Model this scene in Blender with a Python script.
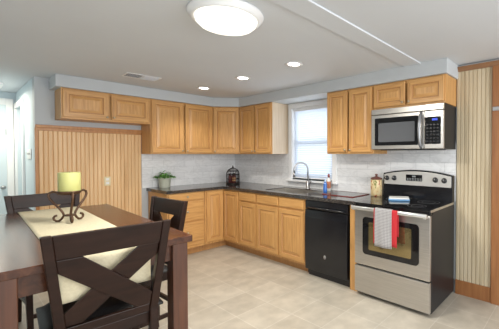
import bpy, bmesh, math, random
from mathutils import Vector, Matrix
R = math.radians
random.seed(4)
for o in list(bpy.data.objects):
    bpy.data.objects.remove(o)
S = bpy.context.scene
COL = S.collection

# ------------------------------------------------------------------ camera
cam = bpy.data.cameras.new('camera')
co = bpy.data.objects.new('camera', cam)
COL.objects.link(co)
cam.sensor_fit = 'HORIZONTAL'
cam.sensor_width = 36
cam.lens = 36 * 310.92 / 499
cam.shift_x = -(326.17 - 249.5) / 499
cam.shift_y = -(164.5 - 160.14) / 499
co.location = (-3.2167, -4.7411, 1.383)
co.rotation_euler = (R(90) - 0.0175, 0, 0.6893 - R(90))
cam.clip_start = 0.02
S.camera = co

# ------------------------------------------------------------------ world and exposure
w = bpy.data.worlds.new('world')
S.world = w
w.use_nodes = True
bg = w.node_tree.nodes['Background']
bg.inputs[0].default_value = (0.90, 0.95, 1.0, 1)
bg.inputs[1].default_value = 1.0
S.view_settings.view_transform = 'Standard'
S.view_settings.look = 'None'
S.view_settings.gamma = 1
S.view_settings.use_curve_mapping = False
S.view_settings.exposure = 0.75


def light(name, kind, loc, energy, color, rot=(0, 0, 0), **kw):
    l = bpy.data.lights.new(name, kind)
    l.energy = energy
    l.color = color
    for k, v in kw.items():
        setattr(l, k, v)
    o = bpy.data.objects.new(name, l)
    COL.objects.link(o)
    o.location = loc
    o.rotation_euler = rot
    return o


# area lamps: the sink window, and an unseen fill added behind the camera
# daylight outside the sink window
light('daylight_window', 'AREA', (0.55, -1.83, 1.75), 20, (0.90, 0.95, 1.0), (0, R(78), 0), shape='RECTANGLE', size=1.2, size_y=1.3)
light('added_rear_fill', 'AREA', (-2.3, -6.9, 1.60), 65, (1.0, 0.99, 0.97), (R(90), 0, 0),
      shape='RECTANGLE', size=3.4, size_y=1.6)  # added fill with no window of its own, brightens the kitchen fronts


# ------------------------------------------------------------------ materials
def mat(name, color, rough=0.5, metal=0.0, spec=0.5, coat=0.0):
    m = bpy.data.materials.new(name)
    m.use_nodes = True
    b = m.node_tree.nodes['Principled BSDF']
    b.inputs['Base Color'].default_value = (*color, 1)
    b.inputs['Roughness'].default_value = rough
    b.inputs['Metallic'].default_value = metal
    b.inputs['Specular IOR Level'].default_value = spec
    b.inputs['Coat Weight'].default_value = coat
    return m


def nodes(m):
    return m.node_tree.nodes, m.node_tree.links, m.node_tree.nodes['Principled BSDF']


def ramp(n, stops):
    r = n.new('ShaderNodeValToRGB')
    e = r.color_ramp.elements
    while len(e) < len(stops):
        e.new(0.5)
    for i, (p, c) in enumerate(stops):
        e[i].position = p
        e[i].color = (*c, 1)
    return r


def coords(m, scale=(1, 1, 1), rot=(0, 0, 0)):
    n, l, b = nodes(m)
    t = n.new('ShaderNodeTexCoord')
    mp = n.new('ShaderNodeMapping')
    mp.inputs['Scale'].default_value = scale
    mp.inputs['Rotation'].default_value = rot
    l.new(t.outputs['Object'], mp.inputs[0])
    return mp


def noise_mat(name, stops, scale=(1, 1, 1), nscale=5, detail=4, rough=0.5, dist=0.0, bump=0.0, **kw):
    m = mat(name, stops[0][1], rough, **kw)
    n, l, b = nodes(m)
    mp = coords(m, scale)
    t = n.new('ShaderNodeTexNoise')
    t.inputs['Scale'].default_value = nscale
    t.inputs['Detail'].default_value = detail
    t.inputs['Distortion'].default_value = dist
    l.new(mp.outputs[0], t.inputs['Vector'])
    r = ramp(n, stops)
    l.new(t.outputs['Fac'], r.inputs[0])
    l.new(r.outputs[0], b.inputs['Base Color'])
    if bump:
        bp = n.new('ShaderNodeBump')
        bp.inputs['Strength'].default_value = bump
        bp.inputs['Distance'].default_value = 0.002
        l.new(t.outputs['Fac'], bp.inputs['Height'])
        l.new(bp.outputs[0], b.inputs['Normal'])
    return m


OAK = [(0.25, (0.43, 0.21, 0.068)), (0.5, (0.56, 0.30, 0.102)), (0.75, (0.65, 0.37, 0.14))]
oak = noise_mat('honey_oak', OAK, (26, 26, 1.6), 2.2, 6, 0.38, 0.6)
oak_h = noise_mat('honey_oak_across', OAK, (1.6, 26, 26), 2.2, 6, 0.38, 0.6)
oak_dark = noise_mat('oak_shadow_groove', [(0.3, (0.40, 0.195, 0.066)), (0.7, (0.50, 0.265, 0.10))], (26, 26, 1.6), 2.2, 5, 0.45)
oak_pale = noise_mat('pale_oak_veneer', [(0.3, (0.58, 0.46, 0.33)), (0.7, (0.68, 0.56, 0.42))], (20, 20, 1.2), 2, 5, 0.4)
bead_wood = noise_mat('pine_beadboard', [(0.25, (0.62, 0.37, 0.16)), (0.5, (0.74, 0.485, 0.245)), (0.8, (0.80, 0.55, 0.30))],
                      (14, 14, 0.8), 1.6, 4, 0.42, 0.4)
bead_pale = noise_mat('weathered_beadboard', [(0.25, (0.42, 0.335, 0.21)), (0.5, (0.57, 0.475, 0.325)), (0.8, (0.63, 0.545, 0.40))],
                      (14, 14, 0.8), 1.6, 4, 0.5, 0.4)
trim_oak = noise_mat('orange_oak_trim', [(0.3, (0.40, 0.17, 0.05)), (0.7, (0.52, 0.25, 0.08))], (20, 20, 1.4), 2, 5, 0.4)
door_wood = noise_mat('reddish_door_wood', [(0.3, (0.27, 0.105, 0.035)), (0.7, (0.36, 0.155, 0.055))], (20, 20, 1.4), 2, 5, 0.4)
trim_brown = noise_mat('brown_crown_wood', [(0.3, (0.22, 0.11, 0.05)), (0.7, (0.30, 0.155, 0.075))], (20, 1.4, 20), 2, 5, 0.45)
paint = noise_mat('blue_grey_paint', [(0.3, (0.49, 0.52, 0.54)), (0.7, (0.51, 0.54, 0.56))], (1, 1, 1), 3, 2, 0.7)
paint_hall = mat('pale_hall_paint', (0.60, 0.69, 0.74), 0.7)
paint_white = mat('white_trim_paint', (0.80, 0.81, 0.82), 0.4)
ceil_m = noise_mat('ceiling_paint', [(0.3, (0.62, 0.655, 0.695)), (0.7, (0.64, 0.675, 0.715))], (1, 1, 1), 2, 2, 0.8)
cherry = noise_mat('cherry_table_wood', [(0.25, (0.035, 0.011, 0.0055)), (0.55, (0.075, 0.025, 0.011)), (0.8, (0.12, 0.044, 0.019))],
                   (18, 1.2, 18), 2, 5, 0.2, 0.5, spec=0.5)
cherry_v = noise_mat('cherry_leg_wood', [(0.25, (0.05, 0.016, 0.007)), (0.55, (0.095, 0.031, 0.013)), (0.8, (0.14, 0.05, 0.021))],
                     (18, 18, 1.2), 2, 5, 0.32, 0.5, coat=0.2)
espresso = noise_mat('espresso_chair_wood', [(0.25, (0.012, 0.0045, 0.0027)), (0.6, (0.024, 0.0095, 0.0055)), (0.85, (0.038, 0.0155, 0.009))],
                     (2.5, 14, 14), 2.2, 5, 0.32, 0.4, spec=0.25)
leather = noise_mat('black_leather', [(0.3, (0.012, 0.011, 0.011)), (0.7, (0.018, 0.017, 0.017))], (1, 1, 1), 120, 2, 0.42, 0, 0.3, spec=0.3)
linen = noise_mat('cream_linen', [(0.3, (0.60, 0.53, 0.36)), (0.7, (0.68, 0.61, 0.43))], (1, 1, 1), 90, 3, 0.9, 0, 0.4)
granite = noise_mat('dark_granite', [(0.35, (0.012, 0.012, 0.013)), (0.52, (0.035, 0.032, 0.030)), (0.6, (0.11, 0.085, 0.07)), (0.68, (0.20, 0.19, 0.18))],
                    (1, 1, 1), 75, 5, 0.09, 0.3)
steel = noise_mat('brushed_stainless', [(0.3, (0.51, 0.49, 0.46)), (0.7, (0.60, 0.575, 0.54))], (1.2, 40, 40), 4, 3, 0.34, metal=0.92)
steel_light = mat('satin_steel_bar', (0.80, 0.80, 0.80), 0.28, 0.85)
chrome = mat('brushed_nickel', (0.42, 0.42, 0.43), 0.28, 1.0)
black_glass = mat('black_glass', (0.008, 0.008, 0.009), 0.06, 0, 0.5)
black_gloss = mat('black_enamel', (0.010, 0.010, 0.012), 0.16)
black_side = noise_mat('black_textured_steel', [(0.3, (0.010, 0.011, 0.014)), (0.7, (0.014, 0.015, 0.019))], (1, 1, 1), 200, 2, 0.30, spec=0.22)
black_matte = mat('black_plastic', (0.016, 0.016, 0.018), 0.45)
grey_glass = mat('microwave_window_mesh', (0.13, 0.135, 0.145), 0.12)
oven_glass = mat('oven_window_glass', (0.32, 0.25, 0.12), 0.06, 0.75)
iron = mat('rusty_brown_iron', (0.11, 0.06, 0.035), 0.45, 0.6)
iron_dark = mat('dark_iron', (0.018, 0.013, 0.012), 0.4, 0.5)
wax = mat('pale_green_wax', (0.52, 0.52, 0.20), 0.55)
nb = wax.node_tree.nodes['Principled BSDF']
nb.inputs['Subsurface Weight'].default_value = 0.25
nb.inputs['Subsurface Radius'].default_value = (0.02, 0.02, 0.008)
pot_m = noise_mat('grey_green_ceramic', [(0.3, (0.60, 0.62, 0.50)), (0.7, (0.68, 0.70, 0.58))], (1, 1, 1), 20, 3, 0.45)
leaf_m = noise_mat('herb_leaf', [(0.3, (0.07, 0.24, 0.025)), (0.7, (0.18, 0.46, 0.07))], (1, 1, 1), 30, 2, 0.5)
soil_m = mat('dark_soil', (0.03, 0.02, 0.014), 0.9)
plate_white = mat('white_plastic', (0.78, 0.78, 0.76), 0.35)
plate_ivory = mat('ivory_plastic', (0.72, 0.62, 0.38), 0.4)
blue_soap = mat('blue_dish_soap', (0.04, 0.15, 0.50), 0.15)
red_m = mat('red_fabric', (0.50, 0.022, 0.030), 0.85)
red_gloss = mat('red_rim', (0.20, 0.035, 0.03), 0.4)
board_m = mat('smoky_cutting_glass', (0.075, 0.085, 0.09), 0.08)
orange_m = mat('orange_label', (0.45, 0.17, 0.09), 0.4)
brass = mat('aged_brass_knob', (0.50, 0.42, 0.30), 0.3, 0.8)
lidwood = mat('brown_lid', (0.12, 0.04, 0.03), 0.4)
blue_cover = mat('blue_cover', (0.16, 0.36, 0.62), 0.5)
red_dark = mat('dark_red_box', (0.10, 0.016, 0.014), 0.4)
cork = mat('tan_label', (0.55, 0.30, 0.14), 0.6)


def emit(name, color, strength):
    m = bpy.data.materials.new(name)
    m.use_nodes = True
    b = m.node_tree.nodes['Principled BSDF']
    b.inputs['Base Color'].default_value = (*color, 1)
    b.inputs['Emission Color'].default_value = (*color, 1)
    b.inputs['Emission Strength'].default_value = strength
    return m


lamp_glow = emit('lamp_diffuser_glow', (1.0, 0.97, 0.90), 0.62)
down_glow = emit('downlight_glow', (1.0, 0.97, 0.92), 9.0)
hall_glow = emit('hall_lamp_glow', (1.0, 0.97, 0.9), 0.25)
lcd_blue = emit('blue_display', (0.03, 0.07, 0.55), 0.35)
lcd_grey = mat('grey_display', (0.05, 0.055, 0.055), 0.2)

# floor tiles: beige ceramic in a square grid
floor_m = mat('beige_floor_tile', (0.6, 0.52, 0.4), 0.34)
n, l, b = nodes(floor_m)
mp = coords(floor_m)
mp.inputs['Location'].default_value = (0.0, 0.13, 0)
br = n.new('ShaderNodeTexBrick')
br.offset = 0
br.inputs['Scale'].default_value = 1
br.inputs['Brick Width'].default_value = 0.335
br.inputs['Row Height'].default_value = 0.335
br.inputs['Mortar Size'].default_value = 0.0035
br.inputs['Mortar Smooth'].default_value = 0.3
br.inputs['Color1'].default_value = (0.44, 0.40, 0.335, 1)
br.inputs['Color2'].default_value = (0.50, 0.46, 0.39, 1)
br.inputs['Mortar'].default_value = (0.56, 0.53, 0.47, 1)
l.new(mp.outputs[0], br.inputs['Vector'])
ns = n.new('ShaderNodeTexNoise')
ns.inputs['Scale'].default_value = 7
ns.inputs['Detail'].default_value = 6
l.new(mp.outputs[0], ns.inputs['Vector'])
rp = ramp(n, [(0.35, (0.86, 0.85, 0.83)), (0.65, (1.06, 1.05, 1.03))])
l.new(ns.outputs['Fac'], rp.inputs[0])
mx = n.new('ShaderNodeMix')
mx.data_type = 'RGBA'
mx.blend_type = 'MULTIPLY'
mx.inputs[0].default_value = 1
l.new(br.outputs['Color'], mx.inputs[6])
l.new(rp.outputs[0], mx.inputs[7])
l.new(mx.outputs[2], b.inputs['Base Color'])


def splash_mat(name, axis):
    m = mat(name, (0.7, 0.7, 0.7), 0.16)
    n, l, b = nodes(m)
    t = n.new('ShaderNodeTexCoord')
    s = n.new('ShaderNodeSeparateXYZ')
    c = n.new('ShaderNodeCombineXYZ')
    l.new(t.outputs['Object'], s.inputs[0])
    l.new(s.outputs[axis], c.inputs[0])
    ad = n.new('ShaderNodeMath')
    ad.operation = 'SUBTRACT'
    ad.inputs[1].default_value = 0.915
    l.new(s.outputs[2], ad.inputs[0])
    l.new(ad.outputs[0], c.inputs[1])
    br = n.new('ShaderNodeTexBrick')
    br.inputs['Scale'].default_value = 1
    br.inputs['Brick Width'].default_value = 0.305
    br.inputs['Row Height'].default_value = 0.0965
    br.inputs['Mortar Size'].default_value = 0.0018
    br.inputs['Color1'].default_value = (0.80, 0.81, 0.825, 1)
    br.inputs['Color2'].default_value = (0.86, 0.87, 0.88, 1)
    br.inputs['Mortar'].default_value = (0.60, 0.615, 0.63, 1)
    l.new(c.outputs[0], br.inputs['Vector'])
    mp = n.new('ShaderNodeMapping')
    mp.inputs['Scale'].default_value = (1.0, 2.2, 1)
    mp.inputs['Rotation'].default_value = (0, 0, 0.5)
    l.new(c.outputs[0], mp.inputs[0])
    ns = n.new('ShaderNodeTexNoise')
    ns.inputs['Scale'].default_value = 4.5
    ns.inputs['Detail'].default_value = 7
    ns.inputs['Distortion'].default_value = 1.2
    l.new(mp.outputs[0], ns.inputs['Vector'])
    rp = ramp(n, [(0.40, (1, 1, 1)), (0.49, (0.90, 0.90, 0.90)), (0.56, (1, 1, 1))])
    l.new(ns.outputs['Fac'], rp.inputs[0])
    mx = n.new('ShaderNodeMix')
    mx.data_type = 'RGBA'
    mx.blend_type = 'MULTIPLY'
    mx.inputs[0].default_value = 1
    l.new(br.outputs['Color'], mx.inputs[6])
    l.new(rp.outputs[0], mx.inputs[7])
    l.new(mx.outputs[2], b.inputs['Base Color'])
    return m


splash_x = splash_mat('marble_tile_back', 0)
splash_y = splash_mat('marble_tile_right', 1)

# grey and white checked towel
plaid = mat('checked_towel', (0.5, 0.5, 0.5), 0.9)
n, l, b = nodes(plaid)
t = n.new('ShaderNodeTexCoord')
s = n.new('ShaderNodeSeparateXYZ')
l.new(t.outputs['Object'], s.inputs[0])
outs = []
for ax in (0, 2):
    a = n.new('ShaderNodeMath'); a.operation = 'MULTIPLY'; a.inputs[1].default_value = 75.0
    l.new(s.outputs[ax], a.inputs[0])
    f = n.new('ShaderNodeMath'); f.operation = 'FRACT'
    l.new(a.outputs[0], f.inputs[0])
    g = n.new('ShaderNodeMath'); g.operation = 'GREATER_THAN'; g.inputs[1].default_value = 0.5
    l.new(f.outputs[0], g.inputs[0])
    outs.append(g)
ad = n.new('ShaderNodeMath'); ad.operation = 'ADD'
l.new(outs[0].outputs[0], ad.inputs[0]); l.new(outs[1].outputs[0], ad.inputs[1])
hf = n.new('ShaderNodeMath'); hf.operation = 'MULTIPLY'; hf.inputs[1].default_value = 0.5
l.new(ad.outputs[0], hf.inputs[0])
rp = ramp(n, [(0, (0.19, 0.18, 0.185)), (0.5, (0.32, 0.31, 0.315)), (1, (0.50, 0.49, 0.49))])
l.new(hf.outputs[0], rp.inputs[0])
l.new(rp.outputs[0], b.inputs['Base Color'])

# cream canister with blotches of red and green flowers
flower = mat('floral_ceramic', (0.7, 0.62, 0.42), 0.3)
n, l, b = nodes(flower)
mp = coords(flower)
v = n.new('ShaderNodeTexNoise'); v.inputs['Scale'].default_value = 24; v.inputs['Detail'].default_value = 2
l.new(mp.outputs[0], v.inputs['Vector'])
rp = ramp(n, [(0.34, (0.38, 0.07, 0.03)), (0.40, (0.66, 0.50, 0.26)), (0.60, (0.70, 0.58, 0.34)), (0.67, (0.20, 0.20, 0.05))])
rp.color_ramp.interpolation = 'EASE'
l.new(v.outputs['Fac'], rp.inputs[0])
l.new(rp.outputs[0], b.inputs['Base Color'])

# window blind vinyl: lets daylight through
blind_m = mat('white_blind_vinyl', (0.74, 0.78, 0.83), 0.5)
n, l, b = nodes(blind_m)
tr = n.new('ShaderNodeBsdfTranslucent')
tr.inputs[0].default_value = (0.86, 0.91, 0.98, 1)
ms = n.new('ShaderNodeMixShader')
ms.inputs[0].default_value = 0.35
l.new(b.outputs[0], ms.inputs[1]); l.new(tr.outputs[0], ms.inputs[2])
l.new(ms.outputs[0], n['Material Output'].inputs[0])

pane_m = bpy.data.materials.new('window_glass')
pane_m.use_nodes = True
n = pane_m.node_tree.nodes; l = pane_m.node_tree.links
n.remove(n['Principled BSDF'])
ta = n.new('ShaderNodeBsdfTransparent'); gl = n.new('ShaderNodeBsdfGlossy')
gl.inputs['Roughness'].default_value = 0.02
ms = n.new('ShaderNodeMixShader'); ms.inputs[0].default_value = 0.08
l.new(ta.outputs[0], ms.inputs[1]); l.new(gl.outputs[0], ms.inputs[2])
l.new(ms.outputs[0], n['Material Output'].inputs[0])


# ------------------------------------------------------------------ mesh helpers
class MB:
    def __init__(self):
        self.bm = bmesh.new()

    def face(self, vs, mi=0, smooth=False):
        try:
            f = self.bm.faces.new(vs)
            f.material_index = mi
            f.smooth = smooth
            return f
        except ValueError:
            return None

    def box(self, x0, x1, y0, y1, z0, z1, mi=0, M=None):
        c = [Vector((x, y, z)) for z in (z0, z1) for y in (y0, y1) for x in (x0, x1)]
        if M is not None:
            c = [M @ p for p in c]
        v = [self.bm.verts.new(p) for p in c]
        for q in ((0, 2, 3, 1), (4, 5, 7, 6), (0, 1, 5, 4), (2, 6, 7, 3), (0, 4, 6, 2), (1, 3, 7, 5)):
            self.face([v[i] for i in q], mi)
        return self

    def hexa(self, lo, hi, mi=0):
        """lo and hi: four corner points each, counter-clockwise seen from above"""
        a = [self.bm.verts.new(p) for p in lo]
        b = [self.bm.verts.new(p) for p in hi]
        self.face(a[::-1], mi); self.face(b, mi)
        for i in range(4):
            j = (i + 1) % 4
            self.face([a[i], a[j], b[j], b[i]], mi)
        return self

    def prism(self, poly, f0, f1, mi=0, smooth=False):
        """poly: 2D points; f0 and f1 map (u, v) to the two 3D end positions"""
        a = [self.bm.verts.new(f0(*p)) for p in poly]
        b = [self.bm.verts.new(f1(*p)) for p in poly]
        self.face(a[::-1], mi); self.face(b, mi)
        for i in range(len(poly)):
            j = (i + 1) % len(poly)
            self.face([a[i], a[j], b[j], b[i]], mi, smooth)
        return self

    def lathe(self, prof, c=(0, 0, 0), seg=24, mi=0, smooth=True, M=None):
        rings = []
        for r, z in prof:
            ring = []
            k = 1 if r < 1e-6 else seg
            for i in range(k):
                a = 2 * math.pi * i / seg
                p = Vector((r * math.cos(a), r * math.sin(a), z))
                if M is not None:
                    p = M @ p
                ring.append(self.bm.verts.new(p + Vector(c)))
            rings.append(ring)
        for A, B in zip(rings, rings[1:]):
            for i in range(seg):
                j = (i + 1) % seg
                if len(A) == 1 and len(B) == 1:
                    continue
                if len(A) == 1:
                    self.face([A[0], B[j], B[i]], mi, smooth)
                elif len(B) == 1:
                    self.face([A[i], A[j], B[0]], mi, smooth)
                else:
                    self.face([A[i], A[j], B[j], B[i]], mi, smooth)
        return self

    def tube(self, pts, r, seg=8, mi=0, cap=True):
        pts = [Vector(p) for p in pts]
        rad = r if isinstance(r, (list, tuple)) else [r] * len(pts)
        rings = []
        up = None
        for i, p in enumerate(pts):
            d = (pts[min(i + 1, len(pts) - 1)] - pts[max(i - 1, 0)]).normalized()
            if up is None:
                up = Vector((0, 0, 1)) if abs(d.z) < 0.9 else Vector((1, 0, 0))
            s = d.cross(up).normalized()
            up = s.cross(d).normalized()
            rings.append([self.bm.verts.new(p + (s * math.cos(2 * math.pi * k / seg) + up * math.sin(2 * math.pi * k / seg)) * rad[i])
                          for k in range(seg)])
        for A, B in zip(rings, rings[1:]):
            for k in range(seg):
                j = (k + 1) % seg
                self.face([A[k], A[j], B[j], B[k]], mi, True)
        if cap:
            self.face(rings[0][::-1], mi); self.face(rings[-1], mi)
        return self

    def sheet(self, grid, mi=0, smooth=True):
        vs = [[self.bm.verts.new(p) for p in row] for row in grid]
        for i in range(len(vs) - 1):
            for j in range(len(vs[0]) - 1):
                self.face([vs[i][j], vs[i][j + 1], vs[i + 1][j + 1], vs[i + 1][j]], mi, smooth)
        return self

    def build(self, name, mats, parent=None, bevel=0, loc=None, seg=2, solid=0, offset=0):
        bmesh.ops.recalc_face_normals(self.bm, faces=self.bm.faces)
        me = bpy.data.meshes.new(name)
        self.bm.to_mesh(me)
        self.bm.free()
        for m in (mats if isinstance(mats, (list, tuple)) else [mats]):
            me.materials.append(m)
        o = bpy.data.objects.new(name, me)
        COL.objects.link(o)
        if parent is not None:
            o.parent = parent
        if loc is not None:
            o.location = loc
        if solid:
            sm = o.modifiers.new('thickness', 'SOLIDIFY')
            sm.thickness = solid
            sm.offset = offset
        if bevel:
            bv = o.modifiers.new('bevel', 'BEVEL')
            bv.width = bevel
            bv.segments = seg
            bv.limit_method = 'ANGLE'
            bv.angle_limit = R(40)
        return o


def thing(name, label, cat, loc=(0, 0, 0), rz=0, group=None):
    o = bpy.data.objects.new(name, None)
    o.empty_display_size = 0.05
    COL.objects.link(o)
    o.location = loc
    o.rotation_euler = (0, 0, rz)
    return tag(o, label, cat, group)


def tag(o, label, cat, group=None):
    o['label'] = label
    o['category'] = cat
    if group:
        o['group'] = group
    return o


def struct(o, label=None):
    o['kind'] = 'structure'
    if label:
        o['label'] = label
    return o


def sbox(name, m, *b, bevel=0, parent=None):
    o = MB().box(*b).build(name, m, parent, bevel)
    if parent is None:
        o['kind'] = 'structure'
    return o


def dup(root, loc, rz, label, group=None):
    r = root.copy()
    COL.objects.link(r)
    r.location = loc
    r.rotation_euler = (0, 0, rz)
    r['label'] = label
    if group:
        r['group'] = group
    for ch in list(root.children):
        c = ch.copy()
        COL.objects.link(c)
        c.parent = r
        for g in list(ch.children):
            d = g.copy()
            COL.objects.link(d)
            d.parent = c
    return r


# ------------------------------------------------------------------ the setting
CZ = 2.26           # ceiling height
XL, YR = -5.2, -7.0  # how far the room goes to the left and behind
sbox('floor', floor_m, XL - 0.1, 0.12, YR, 2.0, -0.06, 0.0)
sbox('ceiling', ceil_m, XL - 0.1, 0.12, YR, 2.0, CZ, CZ + 0.1)
# back wall with its short end at the hall opening
sbox('wall_back', paint, -2.6, 0.12, 0.0, 0.12, 0, CZ)
# right wall around the window opening
WY0, WY1, WZ0, WZ1 = -1.445, -2.215, 1.045, 2.06
m = MB()
m.box(0, 0.12, WY0, 0.0, 0, CZ).box(0, 0.12, YR, WY1, 0, CZ)
m.box(0, 0.12, WY1, WY0, 0, WZ0).box(0, 0.12, WY1, WY0, WZ1, CZ)
struct(m.build('wall_right', paint))
# hall: right wall, end wall, left wall; dining room left wall
m = MB()
m.box(-2.6, -2.48, 0.12, 0.80, 0, CZ).box(-2.6, -2.48, 1.40, 1.5, 0, CZ).box(-2.6, -2.48, 0.80, 1.40, 2.03, CZ)
struct(m.build('wall_hall_right', paint_hall))
sbox('wall_hall_end', paint_hall, -3.8, -2.48, 1.5, 1.6, 0, CZ)
sbox('wall_hall_left', paint_hall, -3.8, -3.68, 0.0, 1.5, 0, CZ)
sbox('wall_back_left', paint, XL, -3.68, -0.12, 0.0, 0, CZ)
m = MB()
m.box(XL - 0.1, XL, -2.0, 0, 0, CZ).box(XL - 0.1, XL, YR, -4.6, 0, CZ).box(XL - 0.1, XL, -4.6, -2.0, 0, 0.35).box(XL - 0.1, XL, -4.6, -2.0, 2.1, CZ)
struct(m.build('wall_left', paint))
m = MB()
for a, bb in ((-4.6, -4.54), (-3.33, -3.27), (-2.06, -2.0)):
    m.box(XL - 0.08, XL - 0.02, a, bb, 0.35, 2.1)
m.box(XL - 0.08, XL - 0.02, -4.6, -2.0, 0.35, 0.41).box(XL - 0.08, XL - 0.02, -4.6, -2.0, 2.04, 2.1)
win2 = struct(m.build('window_2', paint_white, bevel=0.004))
MB().box(XL - 0.052, XL - 0.048, -4.54, -2.06, 0.41, 2.04).build('window_pane', pane_m, win2)

# soffit above the cabinets (runs along both walls, with the diagonal of the corner cabinet)
SB = 2.126
poly = [(-2.475, 0), (-2.475, -0.345), (-0.62, -0.345), (-0.345, -0.62), (-0.345, -3.79), (0, -3.79), (0, 0)]
m = MB()
m.prism(poly, lambda x, y: (x, y, SB), lambda x, y: (x, y, CZ))
struct(m.build('trim_1', paint, bevel=0.004), 'blue-grey boxed soffit above the wall cabinets')
# shallow beam across the ceiling
m = MB().box(XL, -0.345, -3.545, -3.375, 2.248, CZ)
struct(m.build('trim_2', ceil_m, bevel=0.004), 'shallow boxed beam across the ceiling')


def beadboard(name, mtl, a, bnd, z0, z1, axis, pitch, depth=0.016):
    """vertical V-grooved boards; axis 0: on the back wall (faces -y), axis 1: on the right wall (faces -x)"""
    m = MB()
    prof = []
    u = a
    g = 0.006
    while u < bnd - 1e-4:
        e = min(u + pitch, bnd)
        prof += [(u, depth - 0.009), (u + g, depth), (e - g, depth)]
        u = e
    prof += [(bnd, depth - 0.009), (bnd, 0.0), (a, 0.0)]
    if axis == 0:
        m.prism(prof, lambda p, q: (p, -q, z0), lambda p, q: (p, -q, z1))
    else:
        m.prism(prof, lambda p, q: (-q, -p, z0), lambda p, q: (-q, -p, z1))
    return struct(m.build(name, mtl))


beadboard('trim_3', bead_wood, -2.575, -1.515, 0.10, 1.695, 0, 0.0424)
m = MB().box(-2.60, -1.50, -0.032, 0, 1.69, 1.722).box(-2.60, -1.515, -0.022, 0, 1.655, 1.69)
m.box(-2.604, -2.575, -0.024, 0.0, 0, 1.69)
struct(m.build('trim_4', trim_oak, bevel=0.003), 'oak cap and edge trim of the beadboard wall')
sbox('baseboard_back', trim_oak, -2.575, -1.45, -0.02, 0, 0, 0.11, bevel=0.003)
beadboard('trim_5', bead_pale, 3.775, 4.095, 0.14, 2.20, 1, 0.037)
m = MB().prism([(0, 2.195), (-0.03, 2.195), (-0.036, 2.215), (-0.05, 2.232), (-0.05, 2.238), (0, 2.238)],
               lambda u, v: (u, -3.775, v), lambda u, v: (u, -4.98, v))
struct(m.build('trim_6', trim_brown), 'brown wooden crown strip above the narrow beadboard')
sbox('baseboard_right', door_wood, -0.024, 0, -4.095, -3.775, 0, 0.142, bevel=0.003)
# door at the right edge: casing, slab, hinge
d1 = struct(MB().box(-0.035, 0, -4.185, -4.095, 0, 2.195).box(-0.035, 0, -4.98, -4.90, 0, 2.195)
            .box(-0.035, 0, -4.90, -4.185, 2.10, 2.195).build('door_1', door_wood, bevel=0.004))
MB().box(-0.02, 0, -4.90, -4.185, 0.005, 2.10).build('door_slab', door_wood, d1, 0.003)
MB().box(-0.045, -0.035, -4.17, -4.102, 1.785, 1.82).lathe([(0, -0.03), (0.007, -0.03), (0.007, 0.03), (0, 0.03)], (-0.045, -4.178, 1.80), 10).build('hinge', chrome, d1)

# marble tile backsplash on both walls
m = MB().box(-1.51, 0, -0.010, 0, 0.915, 1.40)
struct(m.build('trim_7', splash_x), 'white marble tile backsplash on the back wall')
m = MB().box(-0.010, 0, -1.385, -0.010, 0.915, 1.40).box(-0.010, 0, -2.275, -1.385, 0.915, 0.975)
m.box(-0.010, 0, -3.772, -2.275, 0.915, 1.50)
struct(m.build('trim_8', splash_y), 'white marble tile backsplash on the right wall')

# window over the sink
win = struct(MB().box(-0.022, 0, -1.455, -1.385, 1.0, 2.06).box(-0.022, 0, -2.275, -2.205, 1.0, 2.06)
             .box(-0.026, 0, -2.275, -1.385, 2.06, 2.124).build('window_1', paint_white, bevel=0.004))
MB().box(-0.062, 0.0, -2.30, -1.36, 0.998, 1.022).box(-0.018, 0, -2.275, -1.385, 0.972, 0.998).build('window_sill', paint_white, win, 0.004)
m = MB()
m.box(0.0, 0.12, -1.455, -1.445, 1.045, 2.06).box(0.0, 0.12, -2.215, -2.205, 1.045, 2.06).box(0.0, 0.12, -2.205, -1.455, 2.05, 2.06).box(0.0, 0.12, -2.205, -1.455, 1.022, 1.05)
m.box(0.06, 0.09, -1.50, -1.455, 1.05, 2.05).box(0.06, 0.09, -2.205, -2.16, 1.05, 2.05)
m.box(0.06, 0.09, -2.16, -1.50, 1.05, 1.10).box(0.06, 0.09, -2.16, -1.50, 2.0, 2.05).box(0.055, 0.09, -2.16, -1.50, 1.53, 1.57)
m.build('sash', paint_white, win, 0.002)
MB().box(0.073, 0.077, -2.16, -1.50, 1.10, 2.0).build('window_pane', pane_m, win)

# hall doors
d2 = struct(MB().box(-2.625, -2.6, 0.72, 0.80, 0, 2.10).box(-2.625, -2.6, 1.40, 1.47, 0, 2.10).box(-2.625, -2.6, 0.80, 1.40, 2.03, 2.10)
            .build('door_2', paint_white, bevel=0.004))
MB().box(-2.575, -2.535, 0.80, 1.40, 0.01, 2.03).build('door_slab', paint_hall, d2, 0.003)
d3 = struct(MB().box(-2.70, -2.627, 1.475, 1.5, 0, 2.17).box(-3.56, -3.48, 1.475, 1.5, 0, 2.17).box(-3.48, -2.70, 1.475, 1.5, 2.08, 2.17)
            .build('door_3', paint_white, bevel=0.004))
m = MB().box(-3.48, -2.70, 1.49, 1.5, 0.01, 2.08)
for zz in ((0.2, 0.85), (1.15, 1.95)):
    for xx in ((-3.38, -3.13), (-3.05, -2.80)):
        m.box(xx[0], xx[1], 1.484, 1.49, zz[0], zz[1])
m.build('door_slab', paint_hall, d3, 0.004)
MB().lathe([(0, 0), (0.014, 0), (0.014, 0.03), (0.028, 0.045), (0.028, 0.06), (0, 0.07)], (-2.745, 1.484, 0.93), 14, M=Matrix.Rotation(R(90), 4, 'X')).build('door_handle', chrome, d3)
MB().box(-2.712, -2.698, 1.466, 1.476, 1.66, 1.74).build('door_hook', chrome, d3)

# ------------------------------------------------------------------ cabinets
DT = 0.02   # door thickness


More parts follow.
